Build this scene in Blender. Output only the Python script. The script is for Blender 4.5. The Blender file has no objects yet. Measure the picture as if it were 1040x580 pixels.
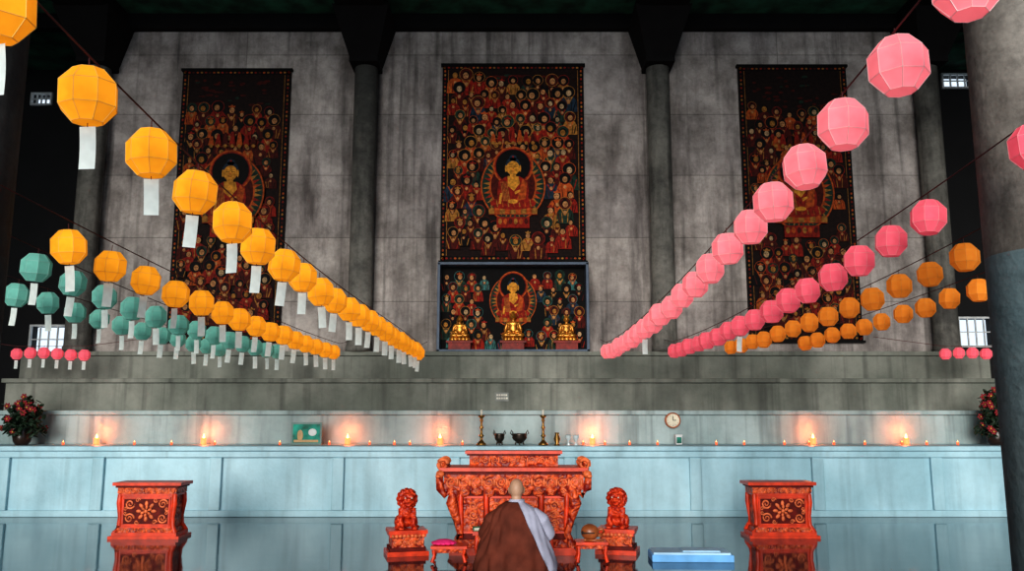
import bpy, bmesh, math, random
from mathutils import Vector, Matrix, Euler
import numpy as np
random.seed(7)
S = bpy.context.scene
S.view_settings.view_transform = 'Standard'
try: S.view_settings.look = 'Medium High Contrast'
except Exception: S.view_settings.look = 'None'
R = math.radians

# ------------------------------------------------------------------ materials
def new_mat(name):
    m = bpy.data.materials.new(name); m.use_nodes = True
    nt = m.node_tree
    return m, nt, nt.nodes['Principled BSDF']

def mat(name, c, rough=.6, metal=0., ns=6., amt=.3, bump=0., c2=None, spec=.5, coat=0.):
    m, nt, b = new_mat(name)
    N = nt.nodes; L = nt.links
    tc = N.new('ShaderNodeTexCoord')
    no = N.new('ShaderNodeTexNoise'); no.inputs['Scale'].default_value = ns
    no.inputs['Detail'].default_value = 5
    L.new(tc.outputs['Object'], no.inputs['Vector'])
    cr = N.new('ShaderNodeValToRGB')
    cr.color_ramp.elements[0].position = .35; cr.color_ramp.elements[1].position = .68
    d = c2 if c2 else tuple(x * (1 - amt) for x in c)
    cr.color_ramp.elements[0].color = (*d, 1); cr.color_ramp.elements[1].color = (*c, 1)
    L.new(no.outputs['Fac'], cr.inputs['Fac']); L.new(cr.outputs['Color'], b.inputs['Base Color'])
    b.inputs['Roughness'].default_value = rough; b.inputs['Metallic'].default_value = metal
    b.inputs['Specular IOR Level'].default_value = spec
    b.inputs['Coat Weight'].default_value = coat
    if bump:
        bp = N.new('ShaderNodeBump'); bp.inputs['Strength'].default_value = bump
        bp.inputs['Distance'].default_value = .02
        L.new(no.outputs['Fac'], bp.inputs['Height']); L.new(bp.outputs['Normal'], b.inputs['Normal'])
    return m

def concrete(name, c_lo, c_hi, stain, bw=2.6, bh=1.22, joint=.55, rough=.85, split=None, sk=.75, pit=.62, streak=.5):
    """weathered cast concrete: blotches, vertical water streaks, formwork joints"""
    m, nt, b = new_mat(name); N = nt.nodes; L = nt.links
    tc = N.new('ShaderNodeTexCoord')
    n1 = N.new('ShaderNodeTexNoise'); n1.inputs['Scale'].default_value = .9; n1.inputs['Detail'].default_value = 9
    n1.inputs['Roughness'].default_value = .68 if pit < .8 else .5
    L.new(tc.outputs['Object'], n1.inputs['Vector'])
    cr = N.new('ShaderNodeValToRGB'); cr.color_ramp.elements[0].position = .37; cr.color_ramp.elements[1].position = .63
    cr.color_ramp.elements[0].color = (*c_lo, 1); cr.color_ramp.elements[1].color = (*c_hi, 1)
    L.new(n1.outputs['Fac'], cr.inputs['Fac'])
    mp = N.new('ShaderNodeMapping'); mp.inputs['Scale'].default_value = (2.4, 2.4, .45)
    L.new(tc.outputs['Object'], mp.inputs['Vector'])
    n2 = N.new('ShaderNodeTexNoise'); n2.inputs['Scale'].default_value = 1.0; n2.inputs['Detail'].default_value = 9
    n2.inputs['Roughness'].default_value = .66 if pit < .8 else .5
    L.new(mp.outputs['Vector'], n2.inputs['Vector'])
    r2 = N.new('ShaderNodeValToRGB'); r2.color_ramp.elements[0].position = .47; r2.color_ramp.elements[1].position = .72
    L.new(n2.outputs['Fac'], r2.inputs['Fac'])
    mx = N.new('ShaderNodeMixRGB'); mx.inputs['Color2'].default_value = (*stain, 1)
    mu = N.new('ShaderNodeMath'); mu.operation = 'MULTIPLY'; mu.inputs[1].default_value = sk
    L.new(r2.outputs['Color'], mu.inputs[0]); L.new(mu.outputs[0], mx.inputs['Fac'])
    L.new(cr.outputs['Color'], mx.inputs['Color1'])
    out = mx.outputs['Color']
    # narrow drip marks
    mp2 = N.new('ShaderNodeMapping'); mp2.inputs['Scale'].default_value = (7, 7, .28)
    L.new(tc.outputs['Object'], mp2.inputs['Vector'])
    n7 = N.new('ShaderNodeTexNoise'); n7.inputs['Scale'].default_value = 1.0; n7.inputs['Detail'].default_value = 5
    L.new(mp2.outputs['Vector'], n7.inputs['Vector'])
    r7 = N.new('ShaderNodeValToRGB'); r7.color_ramp.elements[0].position = .54; r7.color_ramp.elements[1].position = .70
    r7.color_ramp.elements[0].color = (1, 1, 1, 1); r7.color_ramp.elements[1].color = (1 - streak, 1 - streak, 1 - streak, 1)
    L.new(n7.outputs['Fac'], r7.inputs['Fac'])
    m7 = N.new('ShaderNodeMixRGB'); m7.blend_type = 'MULTIPLY'; m7.inputs['Fac'].default_value = 1
    L.new(out, m7.inputs['Color1']); L.new(r7.outputs['Color'], m7.inputs['Color2']); out = m7.outputs['Color']
    sp = N.new('ShaderNodeSeparateXYZ'); L.new(tc.outputs['Object'], sp.inputs[0])
    if joint:
        cb = N.new('ShaderNodeCombineXYZ'); L.new(sp.outputs['X'], cb.inputs['X']); L.new(sp.outputs['Z'], cb.inputs['Y'])
        br = N.new('ShaderNodeTexBrick'); br.offset = 0; br.inputs['Scale'].default_value = 1
        br.inputs['Brick Width'].default_value = bw; br.inputs['Row Height'].default_value = bh
        br.inputs['Mortar Size'].default_value = .012; br.inputs['Mortar Smooth'].default_value = .6
        br.inputs['Color1'].default_value = (1, 1, 1, 1); br.inputs['Color2'].default_value = (.80, .80, .82, 1)
        br.inputs['Mortar'].default_value = (1 - joint,) * 3 + (1,)
        L.new(cb.outputs[0], br.inputs['Vector'])
        m2 = N.new('ShaderNodeMixRGB'); m2.blend_type = 'MULTIPLY'; m2.inputs['Fac'].default_value = 1
        L.new(out, m2.inputs['Color1']); L.new(br.outputs['Color'], m2.inputs['Color2']); out = m2.outputs['Color']
    n4 = N.new('ShaderNodeTexNoise'); n4.inputs['Scale'].default_value = 9; n4.inputs['Detail'].default_value = 8; n4.inputs['Roughness'].default_value = .75
    L.new(tc.outputs['Object'], n4.inputs['Vector'])
    r4 = N.new('ShaderNodeValToRGB'); r4.color_ramp.elements[0].position = .33; r4.color_ramp.elements[1].position = .55
    r4.color_ramp.elements[0].color = (pit, pit, pit, 1); r4.color_ramp.elements[1].color = (1, 1, 1, 1)
    L.new(n4.outputs['Fac'], r4.inputs['Fac'])
    m6 = N.new('ShaderNodeMixRGB'); m6.blend_type = 'MULTIPLY'; m6.inputs['Fac'].default_value = 1
    L.new(out, m6.inputs['Color1']); L.new(r4.outputs['Color'], m6.inputs['Color2']); out = m6.outputs['Color']
    if split:
        zz, col = split
        gt = N.new('ShaderNodeMath'); gt.operation = 'LESS_THAN'; gt.inputs[1].default_value = zz
        L.new(sp.outputs['Z'], gt.inputs[0])
        m3 = N.new('ShaderNodeMixRGB'); m3.blend_type = 'MIX'
        m4 = N.new('ShaderNodeMixRGB'); m4.blend_type = 'MULTIPLY'; m4.inputs['Fac'].default_value = .9
        m4.inputs['Color1'].default_value = (*col, 1); L.new(r4.outputs['Color'], m4.inputs['Color2'])
        m5 = N.new('ShaderNodeMixRGB'); m5.inputs['Fac'].default_value = .35; L.new(m4.outputs[0], m5.inputs[1]); L.new(out, m5.inputs[2])
        L.new(gt.outputs[0], m3.inputs['Fac']); L.new(out, m3.inputs['Color1']); L.new(m5.outputs[0], m3.inputs['Color2'])
        out = m3.outputs['Color']
    L.new(out, b.inputs['Base Color'])
    n3 = N.new('ShaderNodeTexNoise'); n3.inputs['Scale'].default_value = 22; n3.inputs['Detail'].default_value = 6
    L.new(tc.outputs['Object'], n3.inputs['Vector'])
    bp = N.new('ShaderNodeBump'); bp.inputs['Strength'].default_value = .3 if pit < .8 else .12; bp.inputs['Distance'].default_value = .02
    L.new(n3.outputs['Fac'], bp.inputs['Height']); L.new(bp.outputs['Normal'], b.inputs['Normal'])
    b.inputs['Roughness'].default_value = rough
    return m

def paper(name, c, glow=0.):
    m = bpy.data.materials.new(name); m.use_nodes = True
    nt = m.node_tree; N = nt.nodes; L = nt.links
    for n in list(N): N.remove(n)
    o = N.new('ShaderNodeOutputMaterial'); d = N.new('ShaderNodeBsdfDiffuse'); t = N.new('ShaderNodeBsdfTranslucent')
    mx = N.new('ShaderNodeMixShader'); mx.inputs[0].default_value = .35
    tc = N.new('ShaderNodeTexCoord'); no = N.new('ShaderNodeTexNoise'); no.inputs['Scale'].default_value = 14
    L.new(tc.outputs['Object'], no.inputs['Vector'])
    cr = N.new('ShaderNodeValToRGB'); cr.color_ramp.elements[0].color = (*[x * .86 for x in c], 1); cr.color_ramp.elements[1].color = (*c, 1)
    cr.color_ramp.elements[0].position = .3; cr.color_ramp.elements[1].position = .6
    L.new(no.outputs['Fac'], cr.inputs['Fac'])
    L.new(cr.outputs[0], d.inputs['Color']); L.new(cr.outputs[0], t.inputs['Color'])
    L.new(d.outputs[0], mx.inputs[1]); L.new(t.outputs[0], mx.inputs[2])
    out = mx.outputs[0]
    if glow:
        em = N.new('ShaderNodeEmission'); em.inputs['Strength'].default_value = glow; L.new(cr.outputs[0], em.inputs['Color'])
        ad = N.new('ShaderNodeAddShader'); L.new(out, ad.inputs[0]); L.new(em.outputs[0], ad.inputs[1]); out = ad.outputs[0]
    L.new(out, o.inputs['Surface'])
    return m

def emis(name, c, s):
    m, nt, b = new_mat(name)
    b.inputs['Base Color'].default_value = (*c, 1)
    b.inputs['Emission Color'].default_value = (*c, 1); b.inputs['Emission Strength'].default_value = s
    return m

def carved(name, lo, hi, scale=26):
    m, nt, b = new_mat(name); N = nt.nodes; L = nt.links
    tc = N.new('ShaderNodeTexCoord')
    no = N.new('ShaderNodeTexNoise'); no.inputs['Scale'].default_value = 5; no.inputs['Detail'].default_value = 3
    L.new(tc.outputs['Object'], no.inputs['Vector'])
    ad = N.new('ShaderNodeMixRGB'); ad.inputs['Fac'].default_value = .25
    L.new(tc.outputs['Object'], ad.inputs['Color1']); L.new(no.outputs['Color'], ad.inputs['Color2'])
    vo = N.new('ShaderNodeTexVoronoi'); vo.inputs['Scale'].default_value = scale; vo.feature = 'SMOOTH_F1'
    L.new(ad.outputs[0], vo.inputs['Vector'])
    cr = N.new('ShaderNodeValToRGB'); e = cr.color_ramp.elements
    e[0].position = .15; e[0].color = (*hi, 1); e[1].position = .6; e[1].color = (*lo, 1)
    L.new(vo.outputs['Distance'], cr.inputs['Fac']); L.new(cr.outputs[0], b.inputs['Base Color'])
    bp = N.new('ShaderNodeBump'); bp.invert = True; bp.inputs['Strength'].default_value = .9; bp.inputs['Distance'].default_value = .03
    L.new(vo.outputs['Distance'], bp.inputs['Height']); L.new(bp.outputs['Normal'], b.inputs['Normal'])
    b.inputs['Roughness'].default_value = .4; b.inputs['Specular IOR Level'].default_value = .35
    return m

# ------------------------------------------------------------------ mesh builder
class MB:
    def __init__(s): s.v = []; s.f = []; s.m = []; s.sm = []
    def add(s, vs, fs, mi=0, smooth=False, M=None):
        o = len(s.v)
        s.v += [tuple(M @ Vector(p)) if M is not None else tuple(p) for p in vs]
        for f in fs: s.f.append([i + o for i in f]); s.m.append(mi); s.sm.append(smooth)
    def bb(s, x0, x1, y0, y1, z0, z1, mi=0, t=1., tb=1.):
        cx = (x0 + x1) / 2; cy = (y0 + y1) / 2; hx = (x1 - x0) / 2; hy = (y1 - y0) / 2
        vs = []
        for z, k in ((z0, tb), (z1, t)):
            for a, b_ in ((-1, -1), (1, -1), (1, 1), (-1, 1)): vs.append((cx + a * hx * k, cy + b_ * hy * k, z))
        s.add(vs, [(3, 2, 1, 0), (4, 5, 6, 7), (0, 1, 5, 4), (1, 2, 6, 5), (2, 3, 7, 6), (3, 0, 4, 7)], mi)
    def lathe(s, prof, c=(0, 0, 0), seg=24, mi=0, smooth=True, M=None, sx=1, sy=1, a0=0):
        vs = []; fs = []
        for r, z in prof:
            for i in range(seg):
                a = a0 + 2 * math.pi * i / seg
                vs.append((c[0] + r * math.cos(a) * sx, c[1] + r * math.sin(a) * sy, c[2] + z))
        for j in range(len(prof) - 1):
            for i in range(seg):
                k = (i + 1) % seg
                fs.append((j * seg + i, j * seg + k, (j + 1) * seg + k, (j + 1) * seg + i))
        fs.append(tuple(reversed(range(seg)))); n = (len(prof) - 1) * seg; fs.append(tuple(range(n, n + seg)))
        s.add(vs, fs, mi, smooth, M)
    def ell(s, c, r, mi=0, rot=(0, 0, 0), seg=14, rings=8, smooth=True):
        M = Matrix.Translation(c) @ Euler(rot).to_matrix().to_4x4() @ Matrix.Diagonal((*r, 1))
        vs = [(0, 0, -1)]; fs = []
        for j in range(1, rings):
            p = -math.pi / 2 + math.pi * j / rings
            for i in range(seg):
                a = 2 * math.pi * i / seg; vs.append((math.cos(p) * math.cos(a), math.cos(p) * math.sin(a), math.sin(p)))
        vs.append((0, 0, 1)); T = len(vs) - 1
        for i in range(seg):
            k = (i + 1) % seg
            fs.append((0, 1 + k, 1 + i)); fs.append((T, T - seg + i, T - seg + k))
            for j in range(rings - 2):
                a = 1 + j * seg; fs.append((a + i, a + k, a + seg + k, a + seg + i))
        s.add(vs, fs, mi, smooth, M)
    def tube(s, pts, r, mi=0, seg=8, smooth=True):
        pts = [Vector(p) for p in pts]; n = len(pts)
        rr = r if isinstance(r, (list, tuple)) else [r] * n
        vs = []; fs = []; up = Vector((0.13, .21, .97)).normalized()
        for i, p in enumerate(pts):
            t = (pts[min(i + 1, n - 1)] - pts[max(i - 1, 0)]).normalized()
            u = up if abs(t.dot(up)) < .95 else Vector((1, 0, 0))
            a = t.cross(u).normalized(); b_ = t.cross(a)
            for k in range(seg):
                w = 2 * math.pi * k / seg; vs.append(p + (a * math.cos(w) + b_ * math.sin(w)) * rr[i])
        for i in range(n - 1):
            for k in range(seg):
                q = (k + 1) % seg; fs.append((i * seg + k, i * seg + q, (i + 1) * seg + q, (i + 1) * seg + k))
        fs.append(tuple(reversed(range(seg)))); fs.append(tuple(range((n - 1) * seg, n * seg)))
        s.add(vs, fs, mi, smooth)
    def spiral(s, c, r0, turns, d=1, mi=0, th=.012, ax='xz', a0=0, yoff=0):
        P = []; RR = []
        n = int(16 * turns)
        for i in range(n + 1):
            t = i / n; a = a0 + d * turns * 2 * math.pi * t; r = r0 * (1 - .85 * t)
            if ax == 'xz': P.append((c[0] + r * math.cos(a), c[1] + yoff, c[2] + r * math.sin(a)))
            else: P.append((c[0] + yoff, c[1] + r * math.cos(a), c[2] + r * math.sin(a)))
            RR.append(th * (1 - .4 * t))
        s.tube(P, RR, mi, 6)
    def disc(s, x, z, rx, rz, y, mi, n=20, a0=0, a1=2 * math.pi):
        vs = [(x + rx * math.cos(a0 + (a1 - a0) * i / n), y, z + rz * math.sin(a0 + (a1 - a0) * i / n)) for i in range(n + (0 if a1 - a0 > 6.28 else 1))]
        s.add(vs, [tuple(range(len(vs)))], mi)
    def poly(s, p, y, mi): s.add([(a, y, b_) for a, b_ in p], [tuple(range(len(p)))], mi)
    def rect(s, x0, x1, z0, z1, y, mi): s.poly([(x0, z0), (x1, z0), (x1, z1), (x0, z1)], y, mi)
    def obj(s, name, mats, parent=None, bevel=0, loc=None, scale=None):
        me = bpy.data.meshes.new(name)
        if scale: s.v = [(a * scale[0], b_ * scale[1], c * scale[2]) for a, b_, c in s.v]
        me.from_pydata(s.v, [], s.f)
        for m in mats: me.materials.append(m)
        me.polygons.foreach_set('material_index', s.m); me.polygons.foreach_set('use_smooth', s.sm)
        me.update()
        o = bpy.data.objects.new(name, me); S.collection.objects.link(o)
        if loc: o.location = loc
        if parent: o.parent = parent
        if bevel:
            b = o.modifiers.new('bevel', 'BEVEL'); b.width = bevel; b.segments = 2; b.limit_method = 'ANGLE'; b.angle_limit = R(50)
        return o

def empty(name, loc=(0, 0, 0), rz=0):
    e = bpy.data.objects.new(name, None); S.collection.objects.link(e); e.location = loc; e.rotation_euler = (0, 0, rz)
    e.empty_display_size = .1
    return e
def remesh(o, vox, sm=4):
    r = o.modifiers.new('remesh', 'REMESH'); r.mode = 'VOXEL'; r.voxel_size = vox; r.use_smooth_shade = True
    k = o.modifiers.new('smooth', 'SMOOTH'); k.iterations = sm; k.factor = .5
    return o

# ------------------------------------------------------------------ palette
M_wall = concrete('weathered_concrete', (.24, .212, .19), (.58, .525, .485), (.095, .078, .072), joint=.5, sk=.9, pit=.72, streak=.5)
M_col = concrete('column_concrete', (.085, .083, .075), (.26, .25, .22), (.03, .03, .026), joint=0, sk=.9)
M_colR = concrete('painted_column', (.12, .105, .09), (.38, .345, .30), (.04, .036, .03), joint=0, split=(2.5, (.15, .25, .28)), sk=.98)
M_colL = concrete('painted_column_shaded', (.03, .03, .03), (.08, .075, .07), (.015, .015, .015), joint=0, split=(2.5, (.03, .045, .05)))  # left column's shade put into the colour: darker copy of the right one
M_blue = concrete('pale_blue_paint', (.32, .545, .63), (.46, .70, .79), (.23, .40, .47), joint=0, rough=.45, sk=.7, pit=.92, streak=.15)
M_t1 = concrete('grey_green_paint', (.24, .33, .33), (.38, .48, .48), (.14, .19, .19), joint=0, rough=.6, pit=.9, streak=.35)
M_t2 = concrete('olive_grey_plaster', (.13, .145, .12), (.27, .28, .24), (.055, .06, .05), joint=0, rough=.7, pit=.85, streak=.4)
M_dark = mat('void_shade_wall', (.008, .008, .009), .9, ns=2)  # near-black colour stands in for the unlit dark of aisles and side walls
M_ceil = mat('dark_green_ceiling', (.03, .16, .09), .9, ns=2.5, amt=.8)
M_beam = mat('dark_beam', (.010, .009, .009), .9, ns=3, spec=.2)

# ------------------------------------------------------------------ room shell
YW = 15.5; CE = 9.32
m, nt, b = new_mat('polished_floor'); N = nt.nodes; L = nt.links
tc = N.new('ShaderNodeTexCoord'); no = N.new('ShaderNodeTexNoise'); no.inputs['Scale'].default_value = .7; no.inputs['Detail'].default_value = 6
L.new(tc.outputs['Object'], no.inputs['Vector'])
cr = N.new('ShaderNodeValToRGB'); cr.color_ramp.elements[0].position = .35; cr.color_ramp.elements[1].position = .7
cr.color_ramp.elements[0].color = (.005, .010, .015, 1); cr.color_ramp.elements[1].color = (.02, .034, .042, 1)
L.new(no.outputs[0], cr.inputs[0])
br = N.new('ShaderNodeTexBrick'); br.offset = 0; br.inputs['Scale'].default_value = 1; br.inputs['Brick Width'].default_value = 1.2
br.inputs['Row Height'].default_value = 1.2; br.inputs['Mortar Size'].default_value = .008
br.inputs['Color1'].default_value = (1, 1, 1, 1); br.inputs['Color2'].default_value = (.9, .9, .9, 1); br.inputs['Mortar'].default_value = (.4, .4, .4, 1)
L.new(tc.outputs['Object'], br.inputs['Vector'])
mm = N.new('ShaderNodeMixRGB'); mm.blend_type = 'MULTIPLY'; mm.inputs[0].default_value = 1
L.new(cr.outputs[0], mm.inputs[1]); L.new(br.outputs[0], mm.inputs[2]); L.new(mm.outputs[0], b.inputs['Base Color'])
rr = N.new('ShaderNodeMapRange'); rr.inputs['To Min'].default_value = .02; rr.inputs['To Max'].default_value = .12
L.new(no.outputs[0], rr.inputs['Value']); L.new(rr.outputs[0], b.inputs['Roughness'])
n5 = N.new('ShaderNodeTexNoise'); n5.inputs['Scale'].default_value = 3; L.new(tc.outputs['Object'], n5.inputs['Vector'])
bp = N.new('ShaderNodeBump'); bp.inputs['Strength'].default_value = .06; bp.inputs['Distance'].default_value = .02
L.new(n5.outputs['Fac'], bp.inputs['Height']); L.new(bp.outputs['Normal'], b.inputs['Normal'])
b.inputs['Specular IOR Level'].default_value = .5
M_floor = m

q = MB(); q.bb(-13, 13, -3, 18.2, -.2, 0); q.obj('floor', [M_floor])
q = MB(); q.bb(-13, 13, -3, 18.2, CE, CE + .25); q.obj('ceiling', [M_ceil])
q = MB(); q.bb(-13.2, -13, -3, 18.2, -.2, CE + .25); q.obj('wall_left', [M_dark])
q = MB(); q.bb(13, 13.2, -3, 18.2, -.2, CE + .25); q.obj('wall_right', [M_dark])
q = MB(); q.bb(-8.1, 8.1, YW, YW + .3, 2.6, CE); q.obj('wall_back', [M_wall])
def aisle(name, x0, x1, holes):
    q = MB(); y0, y1 = 18.0, 18.2
    zs = sorted(holes, key=lambda h: h[2]); z = 0
    for a, b_, c, d in zs:
        q.bb(x0, x1, y0, y1, z, c); q.bb(x0, a, y0, y1, c, d); q.bb(b_, x1, y0, y1, c, d); z = d
    q.bb(x0, x1, y0, y1, z, CE)
    q.obj(name, [M_dark])
HL = [(-10.35, -9.6, 2.90, 3.46), (-10.8, -10.4, 8.5, 8.72)]
HR = [(9.65, 10.35, 3.05, 3.63), (9.75, 10.4, 8.9, 9.18)]
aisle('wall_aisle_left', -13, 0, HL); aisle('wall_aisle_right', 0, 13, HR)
M_white = mat('white_window_paint', (.7, .72, .72), .5)
k = 1
for a, b_, c, d in HL + HR:
    q = MB(); t = .04
    q.bb(a - t, b_ + t, 17.94, 18.0, c - t, c); q.bb(a - t, b_ + t, 17.94, 18.0, d, d + t)
    q.bb(a - t, a, 17.94, 18.0, c, d); q.bb(b_, b_ + t, 17.94, 18.0, c, d)
    for i in (1, 2, 3): x = a + (b_ - a) * i / 4; q.bb(x - .012, x + .012, 17.95, 17.99, c, d)
    q.bb(a, b_, 17.955, 17.985, (c + d) / 2 - .012, (c + d) / 2 + .012)
    q.obj('window_%d' % k, [M_white]); k += 1

q = MB()
q.bb(-12.9, 12.9, 13.33, 17.9, 0, 1.0, 0)
q.bb(-12.9, 12.9, 13.22, 14.35, 1.0, 1.075, 0)
q.bb(-12.9, 12.9, 13.28, 13.33, 0, .10, 0)
for x in (-7.9, -6.43, -4.6, -2.7, -.9, .9, 2.85, 4.75, 6.6, 8.4):
    q.bb(x - .09, x + .09, 13.265, 13.33, .10, .90, 0)
q.bb(-12.9, 12.9, 13.265, 13.33, .90, 1.0, 0)
q.obj('wall_front_ledge', [M_blue], bevel=.012)
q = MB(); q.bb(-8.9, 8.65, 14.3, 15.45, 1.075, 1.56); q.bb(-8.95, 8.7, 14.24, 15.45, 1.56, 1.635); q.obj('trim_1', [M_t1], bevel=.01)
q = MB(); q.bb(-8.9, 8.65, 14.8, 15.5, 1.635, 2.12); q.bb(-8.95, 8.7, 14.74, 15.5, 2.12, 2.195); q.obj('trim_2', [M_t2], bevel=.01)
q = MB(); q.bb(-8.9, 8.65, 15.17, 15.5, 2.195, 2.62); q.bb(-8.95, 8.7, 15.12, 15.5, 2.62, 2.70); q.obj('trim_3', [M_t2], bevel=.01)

for x in (-2.80, 2.80, -7.95, 7.95):
    q = MB(); q.lathe([(.24, 2.70), (.24, 2.78), (.22, 2.82), (.22, 8.15)], (x, 15.27, 0), 28, 0)
    q.bb(x - .27, x + .27, 14.9, 15.5, 8.15, 8.25, 1)
    q.add([(x - .27, 14.9, 8.25), (x + .27, 14.9, 8.25), (x + .27, 15.5, 8.25), (x - .27, 15.5, 8.25),
           (x - .52, 14.4, 9.05), (x + .52, 14.4, 9.05), (x + .52, 15.5, 9.05), (x - .52, 15.5, 9.05)],
          [(3, 2, 1, 0), (4, 5, 6, 7), (0, 1, 5, 4), (1, 2, 6, 5), (2, 3, 7, 6), (3, 0, 4, 7)], 1)
    q.obj('wall_column', [M_col, M_beam])
q = MB()
for x in (-2.80, 2.80, -7.95, 7.95): q.bb(x - .45, x + .45, -3, 15.5, 9.02, CE)
q.bb(-13, 13, 15.32, 15.5, 9.02, CE - .002)
for y in (11, 6.5, 2): q.bb(-13, 13, y - .25, y + .25, 9.05, CE - .002)
q.obj('ceiling_beams', [M_beam])
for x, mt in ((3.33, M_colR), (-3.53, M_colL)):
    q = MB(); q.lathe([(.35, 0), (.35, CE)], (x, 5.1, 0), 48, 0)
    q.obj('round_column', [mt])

# ------------------------------------------------------------------ paintings
def palette(tag, f):
    def pm(n, c): return mat(n + tag, tuple(v * f for v in c), .75, ns=18, amt=.6, spec=.2)
    return [pm('paint_ground', (.020, .008, .006)), pm('paint_gold', (.55, .24, .045)), pm('paint_red', (.40, .022, .010)),
     pm('paint_orange', (.66, .12, .02)), pm('paint_green', (.02, .055, .035)), pm('paint_skin', (.72, .34, .13)),
     pm('paint_black', (.005, .004, .004)), pm('paint_cream', (.70, .46, .24)), pm('paint_blue', (.02, .045, .075)),
     pm('paint_maroon', (.11, .010, .006)), pm('paint_teal', (.07, .22, .20)), pm('paint_brightgold', (1.0, .43, .05))]
P = palette('', .95); P2 = palette('_darker', .62)  # second set: same paint colours scaled darker, for the side paintings
G, GO, RE, OR, GR, SK, BK, CR, BL, MA, TE, BG = range(12)

def figure(q, x, z, s, y, pal, halo):
    e = .0005
    rb = random.choice(pal); tr = random.choice([GO, OR, RE, MA, GO]); w = random.uniform(.9, 1.15)
    tilt = random.uniform(-.25, .25) * s
    q.poly([(x - 2.2 * s * w, z - 5.2 * s), (x + 2.2 * s * w, z - 5.2 * s), (x + 2.0 * s * w, z - 2.4 * s), (x + 1.4 * s, z - 1.35 * s), (x + .4 * s, z - .9 * s), (x - .4 * s, z - .9 * s), (x - 1.4 * s, z - 1.35 * s), (x - 2.0 * s * w, z - 2.4 * s)], y, rb)
    ho = random.choice(halo)
    if random.random() < .7:
        q.disc(x, z + .1 * s, 1.7 * s, 1.7 * s, y - e, ho, 16); q.disc(x, z + .1 * s, 1.56 * s, 1.56 * s, y - 2 * e, random.choice([BK, GR, BK, MA, BK]), 16)
    for sg in (-1, 1):
        q.poly([(x + sg * 1.1 * s, z - 1.3 * s), (x + sg * .8 * s, z - 1.2 * s), (x + sg * .0 * s, z - 2.9 * s), (x + sg * .15 * s, z - 3.2 * s)], y - 3 * e, tr)
        q.poly([(x + sg * 1.9 * s, z - 2.6 * s), (x + sg * 1.7 * s, z - 2.5 * s), (x + sg * 1.0 * s, z - 5 * s), (x + sg * 1.3 * s, z - 5 * s)], y - 3 * e, random.choice([BK, MA, GO, RE]))
        q.poly([(x + sg * .9 * s, z - 2.4 * s), (x + sg * .75 * s, z - 2.4 * s), (x + sg * .5 * s, z - 5 * s), (x + sg * .75 * s, z - 5 * s)], y - 3 * e, random.choice([BK, MA, GO, BK]))
    q.disc(x + tilt * .3, z, .92 * s, 1.05 * s, y - 4 * e, BK, 14)
    q.disc(x + tilt, z - .2 * s, .68 * s, .82 * s, y - 5 * e, random.choice([SK, SK, SK, CR, GO]), 14)
    k = random.random()
    if k < .5: q.disc(x, z + 1.0 * s, .4 * s, .42 * s, y - 5 * e, BK, 8)
    elif k < .8:
        q.poly([(x - .8 * s, z + .6 * s), (x + .8 * s, z + .6 * s), (x + .9 * s, z + 1.05 * s), (x + .45 * s, z + .9 * s), (x, z + 1.45 * s), (x - .45 * s, z + .9 * s), (x - .9 * s, z + 1.05 * s)], y - 6 * e, random.choice([GO, OR, RE]))
    for sg in (-1, 1): q.rect(x + tilt + sg * .30 * s - .18 * s, x + tilt + sg * .30 * s + .18 * s, z - .12 * s, z - .02 * s, y - 6 * e, BK)
    q.rect(x + tilt - .16 * s, x + tilt + .16 * s, z - .66 * s, z - .55 * s, y - 6 * e, RE)
    q.disc(x, z - 2.3 * s, .42 * s, .5 * s, y - 6 * e, SK, 8)

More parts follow.
